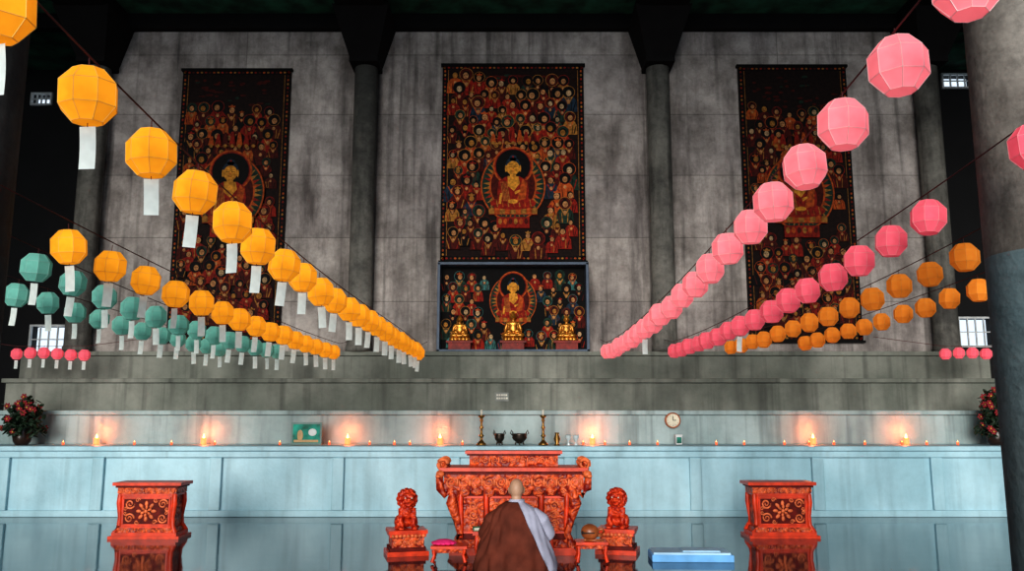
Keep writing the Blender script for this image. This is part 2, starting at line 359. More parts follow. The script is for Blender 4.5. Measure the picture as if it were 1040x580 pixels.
def buddha(q, x, z, s, y):
    e = .0008
    mz = z - 2.6 * s
    q.disc(x, mz, 4.4 * s, 4.9 * s, y, OR, 48); q.disc(x, mz, 4.2 * s, 4.7 * s, y - e, GR, 48)
    for i in range(40):
        a = 2 * math.pi * i / 40
        c, d = math.cos(a), math.sin(a); c2, d2 = math.cos(a + .07), math.sin(a + .07); c3, d3 = math.cos(a + .13), math.sin(a + .13)
        q.poly([(x + c * 3.2 * s, mz + d * 3.6 * s), (x + c2 * 4.1 * s, mz + d2 * 4.6 * s), (x + c3 * 3.2 * s, mz + d3 * 3.6 * s)], y - 2 * e, [GO, OR, RE, GO][i % 4])
    q.disc(x, mz, 3.2 * s, 3.6 * s, y - 3 * e, OR, 40); q.disc(x, mz, 3.0 * s, 3.4 * s, y - 4 * e, MA, 40)
    q.disc(x, z + .2 * s, 2.75 * s, 2.75 * s, y - 5 * e, OR, 40); q.disc(x, z + .2 * s, 2.5 * s, 2.5 * s, y - 6 * e, RE, 40)
    q.disc(x, z + .2 * s, 2.35 * s, 2.35 * s, y - 7 * e, BK, 40)
    q.poly([(x - 3.3 * s, z - 6.6 * s), (x + 3.3 * s, z - 6.6 * s), (x + 2.6 * s, z - 5.6 * s), (x - 2.6 * s, z - 5.6 * s)], y - 7 * e, RE)
    for i in range(9):
        u = x + (i - 4) * .72 * s
        q.poly([(u - .36 * s, z - 6.5 * s), (u + .36 * s, z - 6.5 * s), (u + .4 * s, z - 5.9 * s), (u, z - 5.45 * s), (u - .4 * s, z - 5.9 * s)], y - 8 * e, [GO, OR][i % 2])
    q.disc(x, z - 5.0 * s, 3.1 * s, .9 * s, y - 9 * e, RE, 30)
    for i in range(7):
        u = x + (i - 3) * .75 * s
        q.poly([(u - .05 * s, z - 4.5 * s), (u + .05 * s, z - 4.5 * s), (u + .25 * s, z - 5.5 * s), (u + .1 * s, z - 5.5 * s)], y - 9.5 * e, [GO, OR][i % 2])
    q.poly([(x - 1.9 * s, z - 4.9 * s), (x + 1.9 * s, z - 4.9 * s), (x + 2.15 * s, z - 3.4 * s), (x + 1.9 * s, z - 1.9 * s), (x + .9 * s, z - 1.25 * s), (x - .9 * s, z - 1.25 * s), (x - 1.9 * s, z - 1.9 * s), (x - 2.15 * s, z - 3.4 * s)], y - 10 * e, RE)
    q.poly([(x - .75 * s, z - 1.2 * s), (x + .7 * s, z - 1.25 * s), (x + .95 * s, z - 2.2 * s), (x + .1 * s, z - 3.3 * s), (x - .7 * s, z - 2.6 * s)], y - 11 * e, BG)
    q.poly([(x + 1.3 * s, z - 1.6 * s), (x + 1.9 * s, z - 2.2 * s), (x + 1.7 * s, z - 4.4 * s), (x + .5 * s, z - 4.7 * s), (x + .9 * s, z - 3.0 * s)], y - 11 * e, OR)
    for i in range(5):
        u = x - 1.7 * s + i * .2 * s
        q.poly([(u, z - 2 * s), (u + .07 * s, z - 2 * s), (u + .5 * s, z - 4.7 * s), (u + .4 * s, z - 4.7 * s)], y - 11 * e, GO)
    q.poly([(x + .2 * s, z - 3.4 * s), (x + .9 * s, z - 3.1 * s), (x + 1.0 * s, z - 3.35 * s), (x + .3 * s, z - 3.8 * s)], y - 12 * e, BG)
    q.poly([(x - 1.75 * s, z - 3.6 * s), (x - 1.45 * s, z - 3.6 * s), (x - 1.6 * s, z - 5.1 * s), (x - 1.95 * s, z - 5.1 * s)], y - 12 * e, BG)
    q.disc(x, z - 4.75 * s, .7 * s, .3 * s, y - 12 * e, BG, 14)
    q.rect(x - .4 * s, x + .4 * s, z - 1.4 * s, z - .6 * s, y - 12 * e, BG)
    q.disc(x, z + .25 * s, 1.02 * s, 1.15 * s, y - 13 * e, BL, 24); q.disc(x, z + 1.35 * s, .5 * s, .42 * s, y - 13 * e, BL, 16)
    q.disc(x, z + 1.5 * s, .14 * s, .14 * s, y - 14 * e, RE, 8)
    q.disc(x, z - .1 * s, .88 * s, 1.0 * s, y - 14 * e, BG, 24)
    for sg in (-1, 1):
        q.disc(x + sg * .95 * s, z - .15 * s, .14 * s, .5 * s, y - 14 * e, BG, 10)
        q.rect(x + sg * .36 * s - .22 * s, x + sg * .36 * s + .22 * s, z + .02 * s, z + .09 * s, y - 15 * e, BK)
        q.rect(x + sg * .36 * s - .24 * s, x + sg * .36 * s + .24 * s, z + .25 * s, z + .29 * s, y - 15 * e, BK)
    q.poly([(x - .1 * s, z - .3 * s), (x + .1 * s, z - .3 * s), (x, z + .1 * s)], y - 15 * e, OR)
    q.rect(x - .2 * s, x + .2 * s, z - .58 * s, z - .5 * s, y - 15 * e, RE)

def painting(name, x0, x1, z0, z1, bz, bs, rows_top, pal, dz=.26, dx=.25, s=.064, halo=(OR, GO, RE, GO, MA), mats=None):
    q = MB(); yb = YW - .06; cx = (x0 + x1) / 2
    q.bb(x0, x1, yb, YW - .004, z0, z1, G)
    y = yb - .001
    t = .10
    for a, b_, c, d in ((x0, x0 + t, z0, z1), (x1 - t, x1, z0, z1), (x0, x1, z0, z0 + t), (x0, x1, z1 - t, z1)):
        q.rect(a + .01, b_ - .01, c + .01, d - .01, y, BK)
    n = int((z1 - z0) / .08)
    for i in range(n):
        z = z0 + (i + .5) * (z1 - z0) / n
        for x in (x0 + t * .5, x1 - t * .5): q.disc(x, z, .020, .026, y - .001, [RE, GO, OR, MA][i % 4], 6)
    n = int((x1 - x0) / .08)
    for i in range(n):
        x = x0 + (i + .5) * (x1 - x0) / n
        for z in (z0 + t * .5, z1 - t * .5): q.disc(x, z, .026, .020, y - .001, [GO, RE, MA, OR][i % 4], 6)
    for xx in (x0 + t + .01, x1 - t - .02): q.rect(xx, xx + .010, z0 + t, z1 - t, y - .001, GO)
    for i in range(34):
        q.disc(random.uniform(x0 + .25, x1 - .25), random.uniform(rows_top + .08, z1 - .2), random.uniform(.03, .08), random.uniform(.015, .03), y - .001 - i * .00002, random.choice([MA, MA, MA, GR]), 10)
    z = rows_top; r = 0; yy = y - .002
    while z > z0 + .28:
        n = int((x1 - x0 - 2 * t) / dx); off = (r % 2) * .5
        for i in range(n + 1):
            x = x0 + t + .13 + (i + off) * (x1 - x0 - 2 * t - .2) / n + random.uniform(-.03, .03)
            if x > x1 - t - .1: continue
            jz = z + random.uniform(-.07, .07) + .10 * abs(x - cx)
            if ((x - cx) / (4.6 * bs + .03)) ** 2 + ((jz - (bz - 2.6 * bs)) / (5.2 * bs + .06)) ** 2 < 1: continue
            if abs(x - cx) < 3.6 * bs and abs(jz - (bz - 6.6 * bs)) < 1.6 * bs: continue
            figure(q, x, jz, s * random.uniform(.8, 1.25), yy - i * .00003, pal, halo)
        z -= dz; r += 1; yy -= .0035
    for i in range(7):
        u = cx + (i - 3) * .9 * bs
        q.poly([(u - .4 * bs, bz + 3.6 * bs), (u + .4 * bs, bz + 3.6 * bs), (u + .15 * bs, bz + (4.9 + .5 * math.cos((i - 3) * .6)) * bs), (u - .15 * bs, bz + (4.9 + .5 * math.cos((i - 3) * .6)) * bs)], yy - .001, [OR, RE, MA, RE][i % 4])
        q.disc(u, bz + 3.5 * bs, .25 * bs, .25 * bs, yy - .002, GO, 8)
    buddha(q, cx, bz, bs, yy - .004)
    zb = bz - 8.0 * bs
    q.rect(cx - 2.2 * bs, cx + 2.2 * bs, zb - .4 * bs, zb + 1.1 * bs, yy - .006, RE)
    for i in range(6): q.disc(cx + (i - 2.5) * .7 * bs, zb + .5 * bs, .26 * bs, .42 * bs, yy - .0075, [GO, OR, MA][i % 3], 10)
    q.bb(x0 - .03, x1 + .03, yb - .03, YW - .004, z1 - .02, z1 + .03, BK); q.bb(x0 - .03, x1 + .03, yb - .03, YW - .004, z0 - .04, z0 + .005, BK)
    return q.obj(name, mats or P)
palC = [MA, GR, RE, OR, MA, RE, BK, GO, BL, MA, MA, RE]
palS = [MA, RE, MA, RE, OR, BK, MA, MA]
painting('buddhist_scroll_painting', -1.35, 1.39, 4.42, 8.30, 6.22, .140, 7.95, palC)
painting('buddhist_scroll_painting', -6.40, -4.30, 2.92, 8.20, 6.12, .150, 7.35, palS, s=.060, halo=(RE, MA, OR, RE, GO), mats=P2)
painting('buddhist_scroll_painting', 4.40, 6.50, 2.92, 8.28, 6.12, .150, 7.35, palS, s=.060, halo=(RE, MA, OR, RE, GO), mats=P2)

M_frame = mat('dull_blue_frame', (.09, .13, .19), .5, spec=.3)
M_gilt = mat('gilt', (.85, .36, .06), .35, metal=.7, ns=10, amt=.6)
M_redlac = mat('red_lacquer', (.28, .018, .008), .5, ns=12, amt=.5, spec=.25)
root = empty('framed_shrine', (0.02, 0, 0))
q = MB()
q.bb(-1.37, 1.37, 15.44, YW - .004, 2.704, 4.30, BK)
y = 15.436
random.seed(11)
yy = y - .002; z = 4.12; r = 0
while z > 2.95:
    for i in range(11):
        x = -1.24 + (i + (r % 2) * .5) * .235
        if x > 1.26 or (x * x / .30 + (z - 3.6) ** 2 / .5 < 1 and z > 3.1): continue
        figure(q, x, z + random.uniform(-.03, .03), .05 * random.uniform(.9, 1.2), yy, [GR, TE, BL, RE, GR, BK, MA, BK], (GR, TE, GO, BK))
    z -= .22; r += 1; yy -= .0035
buddha(q, 0, 3.92, .10, yy - .003)
q.obj('backdrop', P, root)
q = MB()
q.bb(-1.39, -1.34, 15.16, 15.49, 2.702, 4.34); q.bb(1.34, 1.39, 15.16, 15.49, 2.702, 4.34)
q.bb(-1.39, 1.39, 15.16, 15.49, 4.30, 4.35); q.bb(-1.39, 1.39, 15.16, 15.49, 2.702, 2.74)
q.obj('frame', [M_frame], root, bevel=.006)
for x, k in ((-.98, .9), (0, 1.05), (.98, .9)):
    q = MB(); q.bb(x - .2, x + .2, 15.2, 15.42, 2.742, 2.86, 0); q.bb(x - .24, x + .24, 15.18, 15.43, 2.86, 2.90, 0)
    for i in range(12):
        a = 2 * math.pi * i / 12; q.ell((x + .15 * math.cos(a), 15.3 + .08 * math.sin(a), 2.93), (.045, .03, .04), 1)
    q.obj('statue_pedestal', [M_redlac, M_gilt], root)
    q = MB(); c = (x, 15.31, 2.96)
    def E(dx_, dy, dz_, a, b_, d, rot=(0, 0, 0)): q.ell((c[0] + dx_ * k, c[1] + dy * k, c[2] + dz_ * k), (a * k, b_ * k, d * k), 0, rot)
    E(0, -.01, .04, .19, .10, .05); E(-.12, -.03, .045, .08, .07, .05); E(.12, -.03, .045, .08, .07, .05)
    E(0, .01, .17, .09, .06, .12); E(0, .01, .25, .115, .055, .05)
    E(-.12, 0, .19, .035, .04, .10, (0, .25, 0)); E(.12, 0, .19, .035, .04, .10, (0, -.25, 0))
    E(-.07, -.07, .11, .06, .035, .03); E(.07, -.07, .11, .06, .035, .03)
    E(0, 0, .31, .03, .03, .05); E(0, -.005, .38, .052, .056, .066); E(0, 0, .44, .03, .03, .03)
    E(-.053, 0, .37, .01, .015, .03); E(.053, 0, .37, .01, .015, .03); E(0, -.06, .375, .008, .012, .014)
    remesh(q.obj('gilt_statue', [M_gilt], root), .009, 2)

# ------------------------------------------------------------------ lantern strings
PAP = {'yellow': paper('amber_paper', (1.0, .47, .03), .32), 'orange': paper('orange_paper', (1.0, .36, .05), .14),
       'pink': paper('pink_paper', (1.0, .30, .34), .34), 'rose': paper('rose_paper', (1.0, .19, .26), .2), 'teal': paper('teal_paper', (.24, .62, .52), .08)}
RIB = {k: mat('rib_' + k, c, .7) for k, c in dict(yellow=(1, .62, .14), orange=(.95, .45, .08), pink=(1, .66, .64), rose=(1, .40, .42), teal=(.4, .72, .64)).items()}
M_tag = paper('white_paper_tag', (.80, .88, .84), .08); M_cord = mat('cord', (.10, .02, .02), .8)
def lantern_mesh(col, tag):
    q = MB(); rings = [(.062, .113), (.116, .050), (.116, -.050), (.062, -.113)]
    vs = [(r * math.cos(i * math.pi / 4), r * math.sin(i * math.pi / 4), z) for r, z in rings for i in range(8)]
    fs = []; ed = []
    for j in range(3):
        for i in range(8):
            k = (i + 1) % 8; A = j * 8; B = A + 8
            fs.append((A + i, B + i, B + k, A + k)); ed.append((A + i, B + i))
    for A in (0, 8, 16, 24):
        for i in range(8): ed.append((A + i, A + (i + 1) % 8))
    fs.append(tuple(range(24, 32)))
    q.add(vs, fs, 0)
    for a, b_ in ed: q.tube([vs[a], vs[b_]], .0016, 1, 4, False)
    q.tube([(0, 0, .09), (0, 0, .165)], .003, 3, 5)
    q.tube([(-.062, 0, .112), (.062, 0, .112)], .002, 3, 4)
    if tag:
        q.tube([(0, 0, -.115), (0, 0, -.132)], .002, 3, 4)
        q.add([(x * .034, .006 * math.sin(t * 3), -.130 - .18 * t) for t in [i / 6 for i in range(7)] for x in (-1, 1)], [(2 * i, 2 * i + 1, 2 * i + 3, 2 * i + 2) for i in range(6)], 2)
    o = q.obj('tmp', [PAP[col], RIB[col], M_tag, M_cord]); me = o.data; me.name = 'lantern_' + col
    bpy.data.objects.remove(o); return me
LM = {}
def string(Xa, Xb, ctrl, first, sp, col, tag, y_near, last=14.35, odd=(), skip=()):
    ys = np.array([c[0] for c in ctrl]); zs = np.array([c[1] for c in ctrl])
    pf = np.polyfit(ys, zs, 3 if len(ctrl) > 4 else 2)
    fz = lambda y: float(np.polyval(pf, y)) if y >= ys[0] else float(np.polyval(pf, ys[0]) + (y - ys[0]) * np.polyval(np.polyder(pf), ys[0]))
    fx = lambda y: Xa + (Xb - Xa) * (y - first) / (last - first)
    root = empty('lantern_string')
    i = 0; y = first
    while y <= last:
        t = tag or (i in odd)
        if i not in skip:
            if (col, t) not in LM: LM[(col, t)] = lantern_mesh(col, t)
            o = bpy.data.objects.new('lantern_%d' % i, LM[(col, t)]); S.collection.objects.link(o); o.parent = root
            o.location = (fx(y) + random.uniform(-.014, .014), y, fz(y) + random.uniform(-.014, .014))
            o.rotation_euler = (random.uniform(-.08, .08), random.uniform(-.09, .09), random.uniform(-.4, .4))
            k = random.uniform(.96, 1.04); o.scale = (k, k, k)
        y += sp * random.uniform(.97, 1.03); i += 1
    q = MB(); pts = []
    yy = y_near
    while yy < last: pts.append((fx(yy), yy, fz(yy) + .165)); yy += .2
    pts.append((fx(last), last, fz(last) + .17)); pts.append((fx(last), 15.40, fz(last) + .32))
    q.tube(pts, .0045, 0, 5); q.obj('cable', [M_cord], root)
string(1.63, 1.62, [(2.8, 3.02), (3.31, 2.96), (6.25, 2.75), (8.5, 2.63), (10.5, 2.58), (14.3, 2.62)], 2.78, .574, 'pink', False, -1.5, odd=(13,))
string(2.83, 2.74, [(4.37, 2.94), (5.52, 2.85), (6.6, 2.77), (8.4, 2.66), (11, 2.60), (14.3, 2.63)], 4.37, .575, 'rose', False, -1.5, odd=(10,), skip=(1,))
string(3.95, 3.72, [(7.12, 2.91), (8.4, 2.80), (10.7, 2.71), (14.3, 2.70)], 7.17, .59, 'orange', False, -1.5)
string(5.0, 5.0, [(8.87, 2.86), (10, 2.82), (11.3, 2.80), (14.3, 2.77)], 8.87, .59, 'orange', False, -1.5)
string(-1.74, -1.56, [(2.67, 2.86), (3.23, 2.80), (4.22, 2.72), (6.0, 2.63), (7.3, 2.60), (14.3, 2.58)], 2.65, .57, 'yellow', True, -1.5)
string(-3.0, -2.95, [(5.57, 2.66), (6.7, 2.62), (8.65, 2.58), (14.3, 2.60)], 5.58, .59, 'yellow', True, -1.5)
string(-4.0, -3.95, [(6.92, 2.75), (8.2, 2.675), (9.4, 2.63), (14.3, 2.62)], 6.92, .60, 'teal', True, -1.5)
string(-5.1, -5.0, [(8.5, 2.755), (10.15, 2.71), (12, 2.68), (14.3, 2.67)], 8.5, .58, 'teal', True, -1.5)
for xs in ([-8.4 + .23 * i for i in range(6)], [7.35 + .23 * i for i in range(5)]):
    root = empty('lantern_string')
    for i, x in enumerate(xs):
        t = x < 0
        if ('rose', t) not in LM: LM[('rose', t)] = lantern_mesh('rose', t)
        o = bpy.data.objects.new('lantern_%d' % i, LM[('rose', t)]); S.collection.objects.link(o); o.parent = root
        o.location = (x, 14.2, 2.58 + .02 * math.sin(i)); o.rotation_euler = (0, 0, random.random()); o.scale = (.8,) * 3
    q = MB(); q.tube([(xs[0] - 1.2, 14.2, 2.87), (xs[0], 14.2, 2.71), (xs[-1], 14.2, 2.71), (xs[-1] + 1.2, 14.2, 2.87)], .005, 0, 5); q.obj('cable', [M_cord], root)

# ------------------------------------------------------------------ altar furniture
M_red = mat('vermilion_lacquer', (.86, .065, .016), .35, ns=9, amt=.45, spec=.35)
M_carve = carved('carved_vermilion', (.20, .007, .003), (.95, .16, .045), 24)
M_deep = mat('deep_red_recess', (.16, .007, .003), .6, ns=14, amt=.6, spec=.2)
M_lite = mat('carving_highlight', (.98, .23, .08), .4, ns=20, amt=.5, spec=.3)
RED = [M_red, M_carve, M_deep, M_lite]

def scroll_band(q, x0, x1, y, z, h, n, mi=3):
    w = (x1 - x0) / n
    for i in range(n):
        c = x0 + (i + .5) * w; d = 1 if i % 2 else -1
        q.spiral((c, y, z), h * .42, 1.6, d, mi, h * .07, a0=math.pi / 2 * d)
        q.ell((c + w * .45, y, z), (w * .1, .012, h * .3), mi)
def rosette(q, x, y, z, r, mi=3):
    for ring, (n, rr, sz) in enumerate(((8, .72, .26), (6, .38, .2))):
        for i in range(n):
            a = 2 * math.pi * i / n + ring * .4
            q.ell((x + r * rr * math.cos(a), y - .006 * ring, z + r * rr * math.sin(a)), (r * sz, .016, r * sz * .62), mi, (0, -a, 0), 8, 6)
    q.ell((x, y - .012, z), (r * .18, .02, r * .18), mi)

def pedestal_table(x, y, name='carved_offering_stand'):
    q = MB()
    q.bb(-.50, .50, -.31, .31, .745, .79, 0); q.bb(-.46, .46, -.285, .285, .715, .745, 2)
    q.bb(-.43, .43, -.27, .27, .63, .715, 1)
    q.bb(-.42, .42, -.255, .255, .60, .63, 0)
    q.bb(-.38, .38, -.24, .24, .14, .60, 0)
    for sx in (-1, 1):
        for sy in (-1, 1):
            q.tube([(sx * .40, sy * .24, .62), (sx * .405, sy * .245, .5), (sx * .385, sy * .23, .3), (sx * .39, sy * .235, .18), (sx * .44, sy * .27, .08)], [.035, .038, .03, .034, .04], 0, 8)
    for sg in (-1, 1):
        q.bb(-.34, .34, sg * .24 - .012, sg * .24 + .012, .19, .57, 2)
        for a, b_, c, d in ((-.35, .35, .555, .58), (-.35, .35, .18, .205), (-.35, -.325, .2, .56), (.325, .35, .2, .56)):
            q.bb(a, b_, sg * .24 - .025, sg * .24 + .025, c, d, 0)
    rosette(q, 0, -.258, .385, .15)
    for sx in (-1, 1):
        for sz in (-1, 1):
            q.spiral((sx * .24, -.258, .385 + sz * .10), .07, 1.6, sx * sz, 3, .014)
            q.spiral((sx * .13, -.258, .385 + sz * .155), .035, 1.3, -sx * sz, 3, .010)
            q.spiral((sx * .30, -.258, .385 + sz * .03), .03, 1.3, -sx * sz, 3, .009)
    for sx in (-1, 1):
        q.bb(sx * .38 - .012, sx * .38 + .012, -.19, .19, .19, .57, 1)
    scroll_band(q, -.43, .43, -.275, .672, .075, 9)
    q.bb(-.43, .43, -.275, .275, .09, .15, 1, t=.95)
    q.bb(-.47, .47, -.30, .30, .04, .09, 0); q.bb(-.515, .515, -.325, .325, 0, .04, 0)
    scroll_band(q, -.40, .40, -.275, .12, .05, 9)
    return q.obj(name, RED, bevel=.006, loc=(x, y, 0), scale=(.87, .66, .88))
pedestal_table(-4.64, 11.1); pedestal_table(3.45, 11.15)

q = MB()
q.bb(-.84, .84, -.30, .34, .91, .95, 0); q.bb(-.80, .80, -.27, .31, .875, .91, 2)
q.bb(-.79, .79, -.26, .30, .70, .875, 1)
scroll_band(q, -.77, .77, -.27, .79, .15, 11)
for i in range(11):
    x = -.70 + i * .14; q.ell((x, -.255, .69), (.065, .02, .05 + .02 * (i % 2)), 1)
    q.spiral((x, -.275, .69), .03, 1.3, 1 if i % 2 else -1, 3, .008)
for sx in (-1, 1):
    for yy in (-.2, .0, .2):
        q.spiral((sx * .80, yy, .99), .07, 1.5, sx, 3, .025, a0=-math.pi / 2)
    q.ell((sx * .80, 0, .98), (.045, .25, .05), 1)
    q.tube([(sx * .78, -.24, .93), (sx * .84, -.26, .84), (sx * .83, -.26, .72), (sx * .77, -.26, .64), (sx * .73, -.26, .68)], [.03, .045, .05, .035, .02], 1, 8)
    q.ell((sx * .83, -.29, .88), (.05, .06, .045), 3); q.ell((sx * .85, -.34, .86), (.03, .03, .02), 3)
    q.tube([(sx * .83, -.27, .92), (sx * .85, -.24, 1.0), (sx * .87, -.22, 1.03)], [.012, .009, .004], 3, 6)
q.bb(-.62, .62, -.22, .28, .16, .70, 2)
for x in (-.60, -.31, .31, .60):
    q.tube([(x, -.23, .70), (x, -.24, .55), (x * .98, -.23, .35), (x, -.24, .18)], [.035, .028, .03, .035], 0, 8)
for x, w in ((-.455, .11), (0, .27), (.455, .11)):
    q.bb(x - w, x + w, -.235, -.2, .24, .62, 1)
    for a, b_, c, d in ((x - w, x + w, .61, .635), (x - w, x + w, .225, .25)): q.bb(a, b_, -.25, -.2, c, d, 0)
rosette(q, 0, -.245, .43, .15)
for sx in (-1, 1):
    for zz in (.33, .43, .53):
        q.spiral((sx * .455, -.245, zz), .05, 1.5, sx, 3, .011)
    for zz in (.35, .51): q.spiral((sx * .2, -.245, zz), .055, 1.5, -sx, 3, .011)
    q.tube([(sx * .66, -.24, .70), (sx * .70, -.26, .56), (sx * .64, -.25, .38), (sx * .60, -.24, .22), (sx * .66, -.28, .08), (sx * .72, -.31, .05)], [.06, .065, .045, .04, .05, .03], 1, 10)
    q.tube([(sx * .66, .26, .70), (sx * .70, .28, .56), (sx * .64, .27, .38), (sx * .60, .26, .22), (sx * .66, .3, .08)], [.06, .065, .045, .04, .05], 1, 10)
q.bb(-.66, .66, -.27, .31, .08, .16, 1); q.bb(-.72, .72, -.33, .35, 0, .08, 0)
q.bb(-.52, .52, .08, .32, .95, 1.09, 1); q.bb(-.57, .57, .04, .34, 1.09, 1.125, 0); q.bb(-.55, .55, .06, .33, 1.07, 1.09, 2)
scroll_band(q, -.50, .50, .07, 1.02, .10, 9)
q.obj('carved_altar_table', RED, bevel=.005, loc=(0.02, 9.95, 0))

q = MB()
q.bb(-.44, .44, -.15, .15, .27, .31, 0); q.bb(-.41, .41, -.13, .13, .20, .27, 1)
for x in (-.39, .39):
    for y in (-.11, .11): q.tube([(x, y, .25), (x * 1.03, y * 1.1, .15), (x * .98, y, .06), (x * 1.04, y * 1.15, .012)], [.028, .024, .018, .022], 0, 8)
scroll_band(q, -.40, .40, -.135, .235, .06, 10)
q.obj('low_offering_table', RED, bevel=.004, loc=(0.02, 9.36, 0))
M_page = mat('book_paper', (.75, .72, .62), .7); M_green = mat('green_cloth', (.08, .35, .2), .7); M_yel = mat('yellow_cloth', (.8, .55, .08), .7)
for x, c, rz in ((-.33, M_green, .15), (.36, M_page, -.2)):
    q = MB(); q.bb(-.09, .09, -.06, .06, 0, .006, 0); q.bb(-.086, .086, -.055, .057, .006, .03, 1); q.bb(-.09, .09, -.06, .06, .03, .036, 0); q.bb(-.09, -.085, -.06, .06, .0, .036, 0)
    o = q.obj('sutra_book', [c, M_page], bevel=.002, loc=(x, 9.34, .31)); o.rotation_euler = (0, 0, rz)

def stool(x, y, w, d, h):
    q = MB(); q.bb(-w, w, -d, d, h - .03, h, 0); q.bb(-w * .9, w * .9, -d * .9, d * .9, h - .07, h - .03, 1)
    for sx in (-1, 1):
        for sy in (-1, 1): q.tube([(sx * w * .85, sy * d * .85, h - .04), (sx * w * .8, sy * d * .8, h * .45), (sx * w * .92, sy * d * .92, .015)], [.022, .016, .02], 0, 8)
        q.bb(sx * w * .82 - .01, sx * w * .82 + .01, -d * .8, d * .8, .05, .07, 0)
    return q.obj('small_stool', RED, bevel=.003, loc=(x, y, 0))
stool(-.66, 9.2, .19, .14, .18); stool(.84, 9.2, .17, .13, .22)
M_mag = mat('magenta_cloth', (.9, .03, .22), .8, ns=8); M_wood = mat('turned_wood', (.45, .13, .04), .35, ns=8, amt=.5); M_blk = mat('black_slot', (.01, .01, .01), .8)
q = MB(); q.ell((0, 0, .024), (.13, .10, .024), 0); q.ell((0, 0, .034), (.10, .075, .024), 0)
for i in range(12):
    a = i * math.pi / 6; q.ell((.1 * math.cos(a), .075 * math.sin(a), .019), (.035, .03, .018), 0)
q.obj('prayer_cushion', [M_mag], loc=(-.72, 9.18, .182))
q = MB(); q.ell((0, 0, .085), (.095, .085, .085), 0, seg=24, rings=14); q.tube([(.08, 0, .10), (.13, 0, .12), (.15, 0, .09), (.12, 0, .05), (.07, 0, .05)], .015, 0, 8)
q.bb(-.075, .04, -.09, -.045, .078, .088, 1); q.ell((-.075, -.035, .083), (.02, .02, .02), 1)
q.tube([(-.05, -.1, .012), (.14, -.11, .012)], [.012, .008], 0, 8); q.ell((-.06, -.1, .016), (.022, .016, .016), 0)
q.obj('wooden_fish_drum', [M_wood, M_blk], loc=(.83, 9.22, .221))

M_carve2 = carved('carved_lion_red', (.32, .011, .004), (.95, .10, .028), 30)
def lion(x, y, turn):
    root = empty('guardian_lion_statue', (x, y, 0), turn)
    q = MB()
    q.bb(-.23, .23, -.2, .2, 0, .05, 0); q.bb(-.20, .20, -.175, .175, .05, .09, 2); q.bb(-.18, .18, -.155, .155, .09, .20, 1)
    q.bb(-.20, .20, -.175, .175, .20, .235, 0); q.bb(-.215, .215, -.19, .19, .235, .275, 0)
    scroll_band(q, -.17, .17, -.16, .145, .09, 4)
    for i in range(9): q.ell((-.17 + i * .0425, -.18, .215), (.02, .014, .02), 3)
    q.obj('pedestal', RED, root, bevel=.004)
    q = MB()
    E = lambda c, r, rot=(0, 0, 0): q.ell(c, r, 0, rot, 12, 8)
    Z = .275
    E((0, .07, Z + .10), (.10, .10, .10)); E((-.085, .05, Z + .07), (.05, .10, .075)); E((.085, .05, Z + .07), (.05, .10, .075))
    E((0, .02, Z + .17), (.085, .08, .12), (.25, 0, 0)); E((0, -.035, Z + .20), (.08, .06, .09))
    for sx in (-1, 1):
        q.tube([(sx * .06, -.03, Z + .22), (sx * .072, -.07, Z + .12), (sx * .07, -.085, Z + .03)], [.042, .03, .028], 0, 10)
        E((sx * .072, -.11, Z + .02), (.036, .05, .022)); E((sx * .105, -.03, Z + .022), (.036, .06, .022))
        for k in range(3): E((sx * (.052 + .02 * k), -.152, Z + .015), (.01, .014, .014))
        E((sx * .055, -.03, Z + .405), (.022, .016, .03), (0, sx * .5, 0))
    E((0, -.05, Z + .33), (.085, .08, .08)); E((0, -.125, Z + .315), (.052, .045, .032)); E((0, -.165, Z + .33), (.024, .014, .016))
    E((0, -.115, Z + .268), (.042, .04, .016))
    for sx in (-1, 1): E((sx * .038, -.115, Z + .362), (.026, .02, .014)); E((sx * .036, -.125, Z + .343), (.014, .012, .012)); E((sx * .045, -.13, Z + .30), (.02, .025, .02))
    for ring, (rr, yy, n) in enumerate(((.088, -.06, 12), (.10, -.02, 13), (.095, .025, 12))):
        for i in range(n):
            a = 2 * math.pi * i / n + ring * .25
            E((rr * math.cos(a), yy + .01, Z + .325 + rr * math.sin(a)), (.026, .026, .026))
    for i in range(5): E((0, .07, Z + .38 - i * .045), (.03, .026, .026))
    q.tube([(0, .15, Z + .05), (0, .19, Z + .12), (0, .18, Z + .22), (0, .14, Z + .27)], [.022, .03, .04, .015], 0, 8)
    E((0, -.09, Z + .22), (.02, .02, .02)); E((-.035, -.085, Z + .24), (.018, .018, .018)); E((.035, -.085, Z + .24), (.018, .018, .018))
    remesh(q.obj('lion', [M_carve2], root), .0065, 1)
    q = MB()
    for sx in (-1, 1): q.ell((sx * .036, -.137, Z + .344), (.009, .006, .008), 0)
    q.obj('eyes', [M_page], root)
lion(-1.19, 9.75, .25); lion(1.20, 9.85, -.25)

M_bm = mat('blue_quilt', (.20, .52, .95), .8, ns=5, amt=.25); M_wm = mat('pale_blue_quilt', (.50, .78, 1.0), .8, ns=4, amt=.25)
q = MB(); q.bb(-.43, .43, -.20, .20, 0, .075, 0); q.bb(-.415, .40, -.19, .185, .070, .098, 1); q.bb(-.10, .30, -.14, .12, .096, .112, 1)
o = q.obj('folded_floor_mat', [M_bm, M_wm], bevel=.022, loc=(1.92, 9.37, 0)); o.rotation_euler = (0, 0, -.04)

